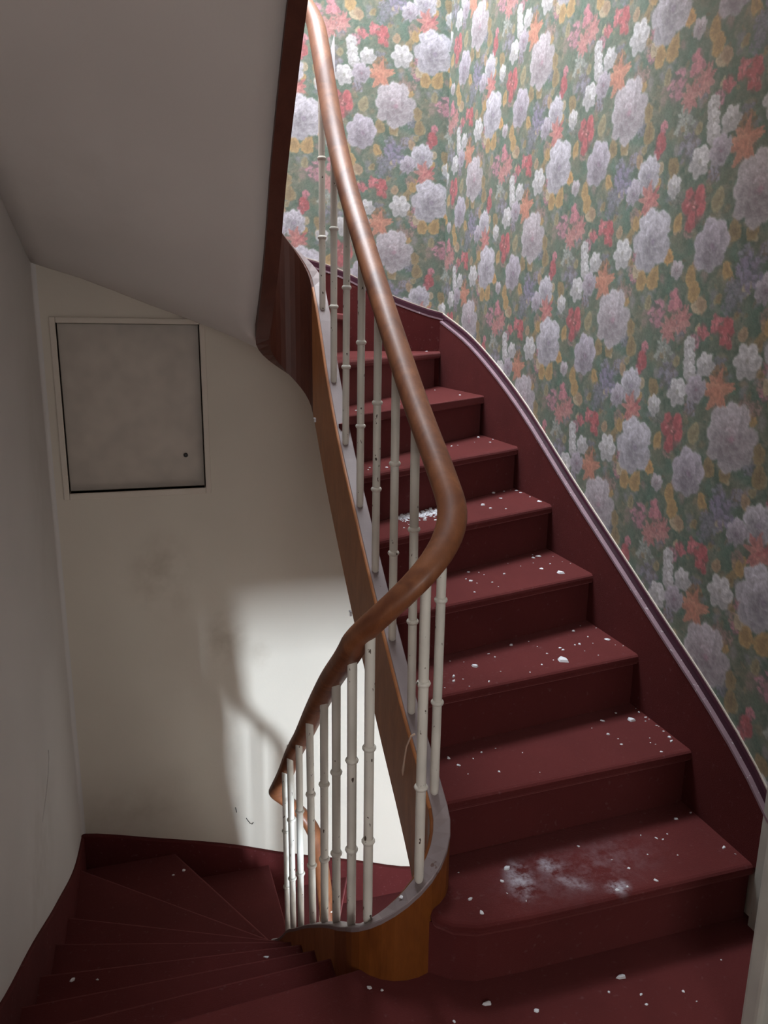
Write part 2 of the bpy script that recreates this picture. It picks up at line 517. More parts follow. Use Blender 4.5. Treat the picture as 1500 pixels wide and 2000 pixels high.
def window(cx, cy, R):
    R = int(R)+3
    ys, xs = np.mgrid[int(cy)-R:int(cy)+R+1, int(cx)-R:int(cx)+R+1]
    n = np.floor_divide(xs, TW)
    ix = xs-n*TW; iy = (ys+n*TS) % TH
    return xs-cx, ys-cy, iy, ix
def stamp(cx, cy, rx, ry, rot, c0, c1, alpha=1.0, soft=.18, lobes=0, lob=.0, ph=0., pointed=0., rim=None):
    """one brush shape: c0 at the heart, c1 at the rim; y up"""
    R = max(rx, ry)*1.25
    dx, dy, iy, ix = window(cx, cy, R)
    ca, sa = math.cos(rot), math.sin(rot)
    u = (dx*ca+dy*sa)/rx; w = (-dx*sa+dy*ca)/ry
    if pointed: u = u*(1+pointed*np.clip(w, -1, 1.2))
    r = np.hypot(u, w)
    jit = (n7[iy, ix]-.5)*.16
    if lobes:
        a = np.arctan2(w, u); r = r/(1-lob+lob*np.abs(np.cos(a*lobes/2+ph)))
    r = r+jit
    k = np.clip((1-r)/soft, 0, 1); k = (k*k*(3-2*k)*alpha)[..., None]
    g = np.clip(r, 0, 1)[..., None]
    col = c0*(1-g)+c1*g
    if rim is not None:
        e = np.exp(-((r-.92)/.09)**2)[..., None]; col = col*(1-.55*e)+rim*.55*e
    col = col*(.93+.14*n7[iy, ix][..., None])
    tile[iy, ix] = tile[iy, ix]*(1-k)+col*k

PAL = {'wp': (C(198, 190, 198), C(218, 213, 221), C(186, 150, 166)), 'lav': (C(184, 178, 194), C(208, 203, 216), C(170, 150, 172)),
       'lavw': (C(194, 192, 206), C(222, 221, 231), C(170, 160, 182)), 'lavp': (C(180, 172, 188), C(202, 196, 208), C(172, 132, 152)),
       'white': (C(200, 200, 204), C(222, 222, 225), C(172, 168, 160))}
def peony(cx, cy, R, pal, roundy=False):
    A, B, D = PAL[pal]
    stamp(cx+2, cy-4, R*1.02, R*1.0, 0, C(96, 108, 102), C(88, 104, 96), .4, .25, 0)
    rings = [(.70, 9, .40), (.50, 8, .36), (.30, 6, .30), (.13, 4, .22)]
    if roundy: rings = [(.62, 7, .46), (.42, 6, .42), (.24, 5, .32), (.08, 3, .2)]
    for i, (rr, n, pr) in enumerate(rings):
        ph = rng.random()*6
        for j in range(n):
            a = ph+j*2*PI/n+rng.normal()*.10
            q = rr*R*(1+rng.normal()*.05)
            sh = .90+.10*math.sin(a)+rng.normal()*.035-.03*i
            base = (A*(1-i*.12)+D*(i*.12))*sh*.90
            stamp(cx+q*math.cos(a), cy+q*math.sin(a), pr*R*(1+rng.normal()*.08), pr*R*1.05, a-PI/2, base, B*sh, 1.0, .22, 3, .08, 0, 0, B*min(1.05, sh*1.06))
        stamp(cx, cy, rr*R*.95, rr*R*.95, 0, D*.92, A*.92, .35, .6)
    stamp(cx+R*.05, cy-R*.05, R*.16, R*.15, 0, D*.86, D*.98, .8, .7)
def whitef(cx, cy, R, pal):
    A, B, D = PAL[pal]
    stamp(cx+2, cy-3, R, R, 0, C(96, 108, 102), C(88, 104, 96), .4, .3)
    ph = rng.random()*6
    for j in range(6):
        a = ph+j*2*PI/6
        sh = .92+.09*math.sin(a)+rng.normal()*.03
        stamp(cx+.55*R*math.cos(a), cy+.55*R*math.sin(a), R*.42, R*.48, a-PI/2, A*.93*sh, B*sh, 1, .2, 0, 0, 0, 0, B*sh*1.04)
    stamp(cx, cy, R*.22, R*.22, 0, D*.9, A, .9, .6)
FZ = {'lavd': (C(140, 134, 158), C(122, 118, 146)), 'grey': (C(128, 130, 142), C(104, 110, 120)), 'greyg': (C(120, 124, 116), C(96, 104, 96)),
      'greyl': (C(138, 136, 150), C(110, 112, 124)), 'greyw': (C(158, 164, 160), C(128, 136, 130)), 'pinkl': (C(178, 128, 140), C(158, 118, 132)),
      'brown': (C(150, 118, 88), C(122, 102, 78)), 'dpink': (C(156, 132, 126), C(132, 116, 108))}
def fuzzy(cx, cy, R, pal):
    a0, b0 = FZ[pal]
    stamp(cx, cy, R, R, 0, b0*.9, b0*.85, .55, .6)
    for j in range(26):
        a = rng.random()*2*PI; q = R*.85*math.sqrt(rng.random()); m = rng.random()
        stamp(cx+q*math.cos(a), cy+q*math.sin(a), R*.16, R*.26, rng.random()*6, (a0*m+b0*(1-m))*(.85+.35*rng.random()), a0*(.9+.3*rng.random()), .85, .35, 4, .25)
LF = {'olive': C(142, 126, 92), 'gold': C(172, 144, 98), 'ogold': C(188, 150, 98), 'cream': C(178, 164, 138), 'tan': C(162, 140, 114), 'olivec': C(148, 140, 110)}
def leaf(cx, cy, R, pal):
    c = LF[pal]; rot = rng.normal()*.45
    stamp(cx+2, cy-2, R*.8, R*1.05, rot, C(92, 98, 76), C(88, 98, 78), .4, .3)
    stamp(cx, cy, R*.72, R, rot, c*.92, c*1.08, 1, .18, 0, 0, 0, .28, c*1.16)
    stamp(cx+R*.12, cy, R*.16, R*.8, rot, c*.80, c*.88, .5, .7)
KC = {'red': (C(172, 82, 88), C(192, 108, 112)), 'pink': (C(184, 116, 128), C(202, 142, 152)), 'pinkr': (C(186, 102, 110), C(202, 130, 134))}
def cluster(cx, cy, R, pal):
    a0, b0 = KC[pal]
    stamp(cx, cy, R*.72, R*.95, 0, a0*.85, a0*.8, .7, .5)
    for j in range(13):
        a = rng.random()*2*PI; q = R*.72*math.sqrt(rng.random()); m = rng.random()
        stamp(cx+q*.85*math.cos(a), cy+q*1.1*math.sin(a), R*.30, R*.30, rng.random()*6, a0*(.85+.2*m), b0*(.88+.22*m), .9, .25, 5, .18, rng.random()*6)
    for j in range(5):
        a = rng.random()*2*PI; q = R*.5*rng.random()
        stamp(cx+q*math.cos(a), cy+q*math.sin(a), R*.07, R*.09, 0, C(222, 160, 160), C(214, 140, 142), .8, .6)
def spiky(cx, cy, R, c0, c1):
    stamp(cx, cy, R*.8, R*.9, 0, c0*.85, c0*.75, .5, .5)
    ph = rng.random()
    for j in range(9):
        a = ph+j*2*PI/9+rng.normal()*.12; m = rng.random()
        cc = c0*m+c1*(1-m)
        stamp(cx+.5*R*math.cos(a), cy+.55*R*math.sin(a), R*.20, R*.55, a-PI/2, cc*.86, cc*1.06, .95, .22, 0, 0, 0, .55)
    stamp(cx, cy, R*.2, R*.2, 0, c0*.8, c0, .8, .6)
MOT = [('F',-.048,-.261,.038,'grey'),('F',0,-.194,.042,'lavd'),('F',.275,-.289,.024,'greyg'),('F',.28,-.089,.036,'greyw'),('F',.307,-.162,.037,'greyl'),
 ('F',.422,-.242,.023,'greyl'),('F',.522,-.145,.027,'brown'),('F',.049,-.152,.024,'greyl'),('F',.629,-.218,.023,'dpink'),('F',.668,-.224,.019,'dpink'),('F',.23,.008,.040,'pinkl'),
 ('L',-.187,-.278,.02,'cream'),('L',-.143,-.006,.027,'olivec'),('L',.185,.045,.018,'olivec'),('L',.661,-.022,.016,'tan'),('L',.245,-.2,.026,'olive'),('L',.288,-.353,.022,'gold'),
 ('L',.086,-.332,.019,'gold'),('L',.06,-.369,.019,'olive'),('L',.257,-.437,.024,'ogold'),('L',.137,-.497,.028,'gold'),('L',.196,-.495,.031,'gold'),('L',.106,-.472,.018,'cream'),
 ('L',.366,-.499,.024,'gold'),('L',.382,-.541,.026,'gold'),('L',.421,.035,.022,'tan'),('L',.387,.072,.025,'gold'),('L',.593,-.042,.017,'tan'),('L',-.072,-.09,.024,'olive'),
 ('L',-.006,-.093,.025,'olive'),('L',.105,-.027,.023,'olive'),('L',.113,-.081,.026,'olive'),('L',.08,-.154,.018,'tan'),('L',-.084,-.186,.020,'gold'),
 ('K',.351,-.32,.052,'red'),('K',.185,-.088,.021,'pink'),('K',.173,-.125,.033,'red'),('K',.31,.042,.034,'pink'),('K',.441,-.037,.024,'pinkr'),('K',.491,-.019,.025,'pinkr'),('K',.531,-.041,.037,'red'),
 ('S',.35,-.004,.033,'pinks'),('S',.293,-.03,.034,'pinks'),('S',.525,-.192,.048,'salmon'),
 ('P',.131,-.202,.050,'lavw'),('P',.062,-.242,.035,'lav'),('C',.145,-.273,.043,'coral'),
 ('W',.257,-.252,.028,'white'),('W',.39,-.074,.022,'white'),('W',.396,-.11,.024,'white'),('W',.463,-.123,.030,'white'),('W',.402,-.147,.024,'white'),('W',.357,-.205,.037,'white'),('W',.027,-.416,.042,'white'),
 ('R',.304,-.479,.024,'wp'),('R',.435,-.191,.037,'lavp'),('R',-.154,-.118,.064,'lav'),('P',.176,-.388,.080,'lavw'),('P',0,0,.082,'wp')]
def fill_small():
    for i in range(110):
        m = rng.integers(6); c = [C(150, 148, 160), C(168, 158, 164), C(150, 136, 108), C(176, 146, 142), C(134, 140, 134), C(160, 152, 130)][m]
        stamp(rng.random()*TW, rng.random()*TH, 14+14*rng.random(), 16+18*rng.random(), rng.random()*6, c*.95, c*.9, .6, .7, 4, .2)
    for i in range(150):
        x = rng.random()*TW; y = rng.random()*TH; m = rng.random()
        c = C(84, 116, 98)*(.75+.6*m) if m < .7 else C(150, 140, 112)*(.7+.3*rng.random())
        stamp(x, y, 4+5*rng.random(), 7+8*rng.random(), rng.random()*6, c*.9, c*1.1, .7, .4)
fill_small()
for i in range(34):
    leaf(rng.random()*TW, rng.random()*TH, 14+9*rng.random(), ('tan', 'olive', 'cream', 'olivec', 'gold')[rng.integers(5)])
for i in range(16):
    fuzzy(rng.random()*TW, rng.random()*TH, 20+12*rng.random(), ('greyl', 'grey', 'greyw', 'dpink', 'pinkl')[rng.integers(5)])
for ty, u, w, hh, c in MOT:
    cx, cy, R = u*1000, w*1000, hh*1000*{'P': 1.08, 'R': 1.08, 'W': 1.22, 'F': 1.3, 'L': 1.32, 'K': 1.25, 'S': 1.3, 'C': 1.25}[ty]
    if ty == 'P': peony(cx, cy, R, c)
    elif ty == 'R': peony(cx, cy, R, c, True)
    elif ty == 'W': whitef(cx, cy, R, c)
    elif ty == 'F': fuzzy(cx, cy, R, c)
    elif ty == 'L': leaf(cx, cy, R, c)
    elif ty == 'K': cluster(cx, cy, R, c)
    elif ty == 'C': spiky(cx, cy, R, C(186, 106, 110), C(202, 146, 138))
    elif ty == 'S': spiky(cx, cy, R, C(192, 128, 108) if c == 'salmon' else C(180, 122, 122), C(206, 152, 128) if c == 'salmon' else C(194, 144, 140))
# brushy smear of the print
yy, xx = np.mgrid[0:TH, 0:TW]
wx = ((n7-.5)*4+(n18-.5)*8).astype(int); wy = ((np.roll(n7, 31, 0)-.5)*5+(np.roll(n18, 57, 1)-.5)*8).astype(int)
warp = np.zeros_like(tile)
for k_, off in enumerate((-1, 0, 1)):
    ax = xx+wx; ay = yy+wy+off
    n_ = np.floor_divide(ax, TW)
    warp += tile[(ay+n_*TS) % TH, ax-n_*TW]/3
spk = (rng.random((TH//3+1, TW//3+1))-.5).repeat(3, 0).repeat(3, 1)[:TH, :TW, None]
tile = warp*(1+.16*spk)
tile = np.clip(tile, 0, 255)/255.0
tile_l = np.where(tile <= .04045, tile/12.92, ((tile+.055)/1.055)**2.4)

def paper_sample(u, w):
    """u to the right, w up, metres, from the heart of the large white peony"""
    x = u*1000.0; y = w*1000.0
    x0 = np.floor(x).astype(int); y0 = np.floor(y).astype(int); fx = (x-x0)[:, None]; fy = (y-y0)[:, None]
    def g(a, b):
        n = np.floor_divide(a, TW); return tile_l[(b+n*TS) % TH, a-n*TW]
    return g(x0, y0)*(1-fx)*(1-fy)+g(x0+1, y0)*fx*(1-fy)+g(x0, y0+1)*(1-fx)*fy+g(x0+1, y0+1)*fx*fy

M_paper, nt, b = new_mat('floral_wallpaper_print')
at = nt.nodes.new('ShaderNodeAttribute'); at.attribute_name = 'print'
co = objco(nt)
na = noise(nt, 220, 1, .65, co)
c = mix(nt, at.outputs['Color'], (.42, .39, .38), math_n(nt, 'MULTIPLY_ADD', na.outputs['Fac'], .16, .09))
nt.links.new(c, b.inputs['Base Color'])
b.inputs['Roughness'].default_value = .55; b.inputs['Specular IOR Level'].default_value = .35
bump(nt, b, na.outputs['Fac'], .10, .001)

def paper_sheet(name, a0, a1, z1, low, da, dz, place, uv, parent):
    """grid sheet over the wall coordinate a; low(a) is its lower edge"""
    na_ = int((a1-a0)/da)+1
    A = np.linspace(a0, a1, na_)
    zmin = min(low(a) for a in A)
    nz = int((z1-zmin)/dz)+1
    Z = np.linspace(zmin, z1, nz)
    LO = np.array([low(a) for a in A])
    AA, ZZ = np.meshgrid(A, Z, indexing='ij')
    ZC = np.maximum(ZZ, LO[:, None])
    co_ = place(AA.ravel(), ZC.ravel())
    idx = np.arange(na_*nz).reshape(na_, nz)
    q = np.stack([idx[:-1, :-1], idx[1:, :-1], idx[1:, 1:], idx[:-1, 1:]], -1)
    top = np.maximum(ZC[:-1, 1:]-ZC[:-1, :-1], ZC[1:, 1:]-ZC[1:, :-1])
    q = q[top > 1e-6]
    used = np.unique(q); remap = -np.ones(na_*nz, int); remap[used] = np.arange(len(used))
    q = remap[q]; vv = co_[used]
    me = bpy.data.meshes.new(name)
    me.vertices.add(len(vv)); me.vertices.foreach_set('co', vv.astype(np.float32).ravel())
    me.loops.add(q.size); me.loops.foreach_set('vertex_index', q.ravel().astype(np.int32))
    me.polygons.add(len(q)); me.polygons.foreach_set('loop_start', np.arange(0, q.size, 4, dtype=np.int32))
    me.polygons.foreach_set('loop_total', np.full(len(q), 4, np.int32))
    me.update(calc_edges=True)
    col = me.color_attributes.new('print', 'FLOAT_COLOR', 'POINT')
    u, w = uv(AA.ravel()[used], ZC.ravel()[used])
    rgb = paper_sample(u, w)
    col.data.foreach_set('color', np.concatenate([rgb, np.ones((len(rgb), 1))], 1).astype(np.float32).ravel())
    me.materials.append(M_paper)
    o = bpy.data.objects.new(name, me); COL.objects.link(o); o.parent = parent
    return o

# top line of the wall strings
wr = [(1.352, .322), (1.457, .41), (1.92, .68), (2.405, .951), (2.867, 1.217), (3.2, 1.372), (3.431, 1.459), (YB, 1.554)]
WR = pchip([a for a, b in wr], [b for a, b in wr])
wb = [(-.44, 2.12), (-.091, 2.035), (.306, 1.92), (.614, 1.83), (.915, 1.752), (1.017, 1.708), (1.2, 1.630), (XR, 1.556)]
WB = pchip([a for a, b in wb], [b for a, b in wb])
p1 = paper_sheet('wallpaper', 1.372, YB-.001, 3.25, lambda y: WR(max(1.352, min(y, YB)))+.03, .0044, .0036,
    lambda a, z: np.stack([np.full_like(a, XW-.0025), a, z], 1), lambda a, z: (2.253-a, z-1.551), wall_right)
p2 = paper_sheet('wallpaper', .30, XW-.001, 3.25, lambda x: WB(min(x, XR))+.028, .0042, .0042,
    lambda a, z: np.stack([a, np.full_like(a, YB-.0025), z], 1), lambda a, z: ((a-1.19)/1.06, (z-1.873)/1.06), wall_back)
p1['label'] = 'floral wallpaper with white peonies and coral blooms'; p2['label'] = 'floral wallpaper with white peonies and coral blooms'
# small torn flap showing the white back of the paper
v = [(.900, YB-.004, 2.79), (.880, YB-.022, 2.722), (.903, YB-.004, 2.615), (.899, YB-.005, 2.79), (.878, YB-.023, 2.722), (.902, YB-.005, 2.615)]
o = obj('torn_paper_flap', v, [(0, 1, 2), (5, 4, 3), (0, 3, 4, 1), (1, 4, 5, 2), (2, 5, 3, 0)], M_flake, wall_back)
o['label'] = 'torn white flap of wallpaper'

# ------------------------------------------------------------------ door casing at the right edge
cs = empty('door_1', (1.2, 1.0, 0))
tag(cs, 'dull white painted door casing at the right edge of the landing', 'door', kind='structure')
def rel(o, p): 
    o.matrix_parent_inverse = Matrix.Translation(-Vector(p)); return o
v, f = box(1.17, XW, -.2, 1.02, 0, 2.15)
v, f = join(box(1.185, XW, .90, 1.075, 0.0, 2.2))
rel(bevel(obj('casing_board', v, f, M_white, cs), .006, 2), (1.2, 1.0, 0))
v, f = box(1.150, 1.19, 1.035, 1.085, 0, 2.2)
rel(bevel(obj('casing_bead', v, f, M_white, cs), .012, 3), (1.2, 1.0, 0))
v, f = box(1.165, 1.19, .93, .985, 0, 2.2)
rel(bevel(obj('casing_moulding', v, f, M_white, cs), .008, 3), (1.2, 1.0, 0))
v, f = join(box(1.24, XW, -.25, .90, 0, 2.2))
rel(bevel(obj('door_leaf', v, f, M_white, cs), .004, 2), (1.2, 1.0, 0))
# white reveal of the wall between casing and the wall string
v, f = box(1.432, XW, 1.075, 1.405, 0, 3.2)
tag(obj('trim_1', *box(1.4345, XW, 1.075, 1.368, 0, 2.87), M_white), 'white painted strip of wall between the door casing and the stair', 'trim', kind='structure')

# ------------------------------------------------------------------ hatch recessed in the back wall
hroot = empty('wall_hatch', (-.05, YB, .72))
tag(hroot, 'square painted hatch recessed in the back wall under the sloping soffit', 'hatch')
HP = (-.05, YB, .72)
obj('hatch_backing', *box(HX0-.03, HX1+.03, YB+.066, YB+.10, HZ0-.03, HZ1+.03), M_panel, hroot).matrix_parent_inverse = Matrix.Translation(-Vector(HP))  # unseen board added to stop sky light leaking round the panel
rel(bevel(obj('hatch_panel', *box(HX0+.0012, HX1-.0012, YB+.045, YB+.065, HZ0+.0012, HZ1-.0012), M_panel, hroot), .003, 2), HP)
fr = .026
for nm, bx_ in (('frame_side', box(HX0-fr, HX0, YB-.008, YB+.05, HZ0-fr-.004, HZ1+fr)), ('frame_side', box(HX1, HX1+fr, YB-.008, YB+.05, HZ0-fr-.004, HZ1+fr)),
                ('frame_head', box(HX0, HX1, YB-.010, YB+.05, HZ1, HZ1+fr)), ('frame_sill', box(HX0, HX1, YB-.010, YB+.05, HZ0-fr-.004, HZ0))):
    rel(bevel(obj(nm, *bx_, M_frame, hroot), .004, 2), HP)
ring = []
for zz, rr in ((0, .011), (.004, .011), (.006, .007), (.003, .0045)):
    ring.append([(.170+rr*math.cos(a), YB+.0455-zz, .904+rr*math.sin(a)) for a in np.linspace(0, 2*PI, 13)[:-1]])
v, f = sweep(ring, True, True)
o = rel(obj('keyhole', v, f, M_dark, hroot), HP); o['label'] = 'small dark round keyhole'

# ------------------------------------------------------------------ the flights
def wall_string(parent, dz, legs, start_cap=True):
    """skirting strings along the walls; legs: (place, a0, a1, topf, botf)"""
    for nm, place, a0, a1, top, low in legs:
        n = max(6, int(abs(a1-a0)/.08)); A = np.linspace(a0, a1, n+1)
        rings = []; rm = []; re = []; rk = []
        for a in A:
            t_ = top(a)+dz; l_ = low(a)+dz
            rings.append([place(a, .0, l_), place(a, .0, t_-.004), place(a, .004, t_), place(a, .03, t_), place(a, .03, l_)])
            rk.append([place(a, .0185, t_+.0315), place(a, .0185, t_+.036), place(a, .0245, t_+.036), place(a, .0245, t_+.0315)])
            re.append([place(a, -.0015, t_-.007), place(a, -.0015, t_+.0015), place(a, .016, t_+.0015), place(a, .016, t_-.007)])
            rm.append([place(a, .0135, t_-.004), place(a, .0135, t_+.024), place(a, .0165, t_+.031), place(a, .024, t_+.033), place(a, .024, t_-.004)])
        v, f = sweep(rings); obj('wall_string', v, f, M_skirt, parent)
        if dz < 0: continue
        v, f = sweep(re); o = obj('string_edge', v, f, M_edge, parent)
        v, f = sweep(rm); obj('string_moulding', v, f, M_purple, parent)
        v, f = sweep(rk); obj('paper_edge_line', v, f, M_frame, parent)

def right_place(a, d, z): return (XR+d, a, z)
def back_place(a, d, z): return (a, YB-.025+d, z)
def left_place(a, d, z): return (XL+.012-d, a, z)
low_r = pchip([1.352, 1.372, 1.40, 1.645, 1.927, 2.216, 2.526, 2.83, 3.188, 3.745, YB+.1], [.185, .183, .130, .140, .315, .49, .665, .84, 1.015, 1.19, 1.20])
low_b = pchip([XL, .0, .51, .97, XR], [1.85, 1.715, 1.54, 1.365, 1.19])

def build_flight(name, label, dz, s0, s1, newel_piece):
    root = empty(name, (.53, 1.45, dz if dz < 0 else 0))
    tag(root, label, 'staircase')
    root_loc = Vector(root.location)
    made = []
    for k in range(1, 18):
        made.append(make_tread(k, dz, root, M_carpet1 if (k == 1 and dz == 0) else M_carpet))
    for k in range(1, 19):
        made.append(make_riser(k, dz, root, M_carpet))
    # inner string, in one board per stretch
    def string_piece(a0, a1, wm):
        n = max(4, int((a1-a0)/.025)); SS = np.linspace(a0, a1, n+1)
        rb = []; rc = []
        for s in SS:
            top, bot = ZT(s), ZB(s)
            rb.append([(*path(s, -.025), bot), (*path(s, -.025), top-.003), (*path(s, -.022), top), (*path(s, .023), top), (*path(s, .025), top-.003), (*path(s, .025), bot)])
            rc.append([(*path(s, -.0165), top-.002), (*path(s, -.0165), top+.0022), (*path(s, -.0150), top+.0035), (*path(s, .0235), top+.0035), (*path(s, .0255), top+.001), (*path(s, .0255), top-.010), (*path(s, .020), top-.010)])
        v, f = sweep(rb); o1 = obj('string_board', v, f, wm, root)
        v, f = sweep(rc); o2 = obj('string_cap', v, f, M_cap, root)
        o2['label'] = 'mauve grey painted top edge of the string'
        return o1, o2
    for a0, a1, wm in s1: made += list(string_piece(a0, a1, wm))
    n0 = len(root.children)
    wall_string(root, dz, [('r', right_place, 1.352, YB-.001, WR, low_r), ('b', back_place, XL-.01, XR+.022, lambda a: WB(max(XL, min(a, XR))), lambda a: low_b(max(XL, min(a, XR))))] if dz == 0 else
                [('b', back_place, XL-.01, XR+.022, pchip([XL-.02, -.426, -.091, .306, .614, 1.031, 1.331, XR+.1], [2.125, 2.12, 2.028, 1.909, 1.79, 1.651, 1.545, 1.51]), lambda a: low_b(max(XL, min(a, XR)))),
                 ('l', left_place, YB-.002, 1.47, pchip([1.4, 1.47, 1.825, 2.262, 2.806, 3.497, YB+.1], [3.235, 3.21, 2.99, 2.775, 2.49, 2.175, 2.09]), pchip([1.4, YB], [2.8, 1.7])),
                 ('r', right_place, 1.6, YB-.001, WR, low_r)])
    for ch in root.children: ch.matrix_parent_inverse = Matrix.Translation(-root_loc)
    return root
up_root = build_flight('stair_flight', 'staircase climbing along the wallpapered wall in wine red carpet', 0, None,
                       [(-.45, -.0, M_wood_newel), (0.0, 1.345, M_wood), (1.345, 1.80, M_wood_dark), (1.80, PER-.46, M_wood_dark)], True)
dn_root = build_flight('stair_flight', 'dark carpeted winding staircase descending at the lower left', -ST, None,
                       [(-PER, -1.86, M_wood), (-1.86, -1.42, M_wood), (-1.42, -.45, M_wood)], False)

# ------------------------------------------------------------------ railing
rail_root = empty('stair_railing', (.53, 1.45, .2))
tag(rail_root, 'curving polished wooden handrail on cream painted metal balusters', 'railing')
RL = Vector(rail_root.location)
RAILH = pchip([-9, -.40, -.15, .15, .5, 1.2, 1.5, 9], [.750, .750, .775, .800, .812, .815, .88, .88])
ss = np.linspace(-2.55, 2.9, 330)
zr = np.array([ZT(s)+RAILH(s) for s in ss])
ker = np.hanning(13); ker /= ker.sum()
zr = np.convolve(np.pad(zr, 6, mode='reflect', reflect_type='odd'), ker, mode='valid')
RD = pchip([-9, -1.1, -.5, 9], [-.014, -.014, .004, .004])
ctr = [Vector((*path(s, RD(s)), z)) for s, z in zip(ss, zr)]
rings = []
for i, p in enumerate(ctr):
    tgt = (ctr[min(i+1, len(ctr)-1)]-ctr[max(i-1, 0)]).normalized()
    side = tgt.cross(Vector((0, 0, 1))).normalized(); nrm = side.cross(tgt)
    ring = []
    for a in np.linspace(0, 2*PI, 21)[:-1]:
        ca, sa = math.cos(a), math.sin(a)
        rr = .0335
        ring.append(p+side*(rr*ca)+nrm*(rr*sa*.80))
    rings.append([tuple(q) for q in ring])
v, f = sweep(rings)
o = obj('handrail', v, f, M_rail, rail_root, True); o.matrix_parent_inverse = Matrix.Translation(-RL)
o['label'] = 'round polished brown wooden handrail'

def lathe(profile, n=14):
    rings = [[(r*math.cos(a), r*math.sin(a), z) for a in np.linspace(0, 2*PI, n+1)[:-1]] for r, z in profile]
    return sweep(rings)
BL = .775
v, f = lathe([(.0066, -.004), (.0098, .000), (.0112, .010), (.0116, .05), (.0116, BL*.5), (.0119, BL-.03), (.0119, BL)])
ME_bal = mesh_from('baluster', v, f, True)
v, f = lathe([(.0112, -.0070), (.0140, -.0055), (.0163, -.001), (.0163, .0015), (.0140, .0055), (.0112, .0070)])
ME_col = mesh_from('collar', v, f, True)
bal_s = [(-2.35, 0), (-2.17, 0), (-1.99, 0), (-1.815, 0),
         (s_left(2.613), 1), (s_left(2.49), 1), (s_left(2.328), 1), (s_left(2.114), 1), (s_left(1.935), 1), (s_left(1.783), 1), (s_left(1.62), 1),
         (-.272, 1), (-.143, 2), (.027, 2), (.212, 2), (.388, 2), (.565, 2), (.745, 2), (.932, 2), (1.101, 2), (1.275, 2),
         (1.545, 2), (1.72, 2), (1.90, 2), (2.10, 2), (2.30, 2), (2.5, 2), (2.7, 2)]
for s, kind in bal_s:
    x, y = path(s, 0); z = ZT(s)+.003
    o = link('baluster', ME_bal, M_bal, rail_root); o.location = (x-RL.x, y-RL.y, z-RL.z)
    o.rotation_euler = (random.gauss(0, .004), random.gauss(0, .004), random.random()*6)
    f1, f2 = (.285, .605) if kind == 1 else (.325, .655)
    for q in (f1, f2):
        c_ = link('collar', ME_col, M_bal, o); c_.location = (0, 0, BL*q+random.gauss(0, .004))

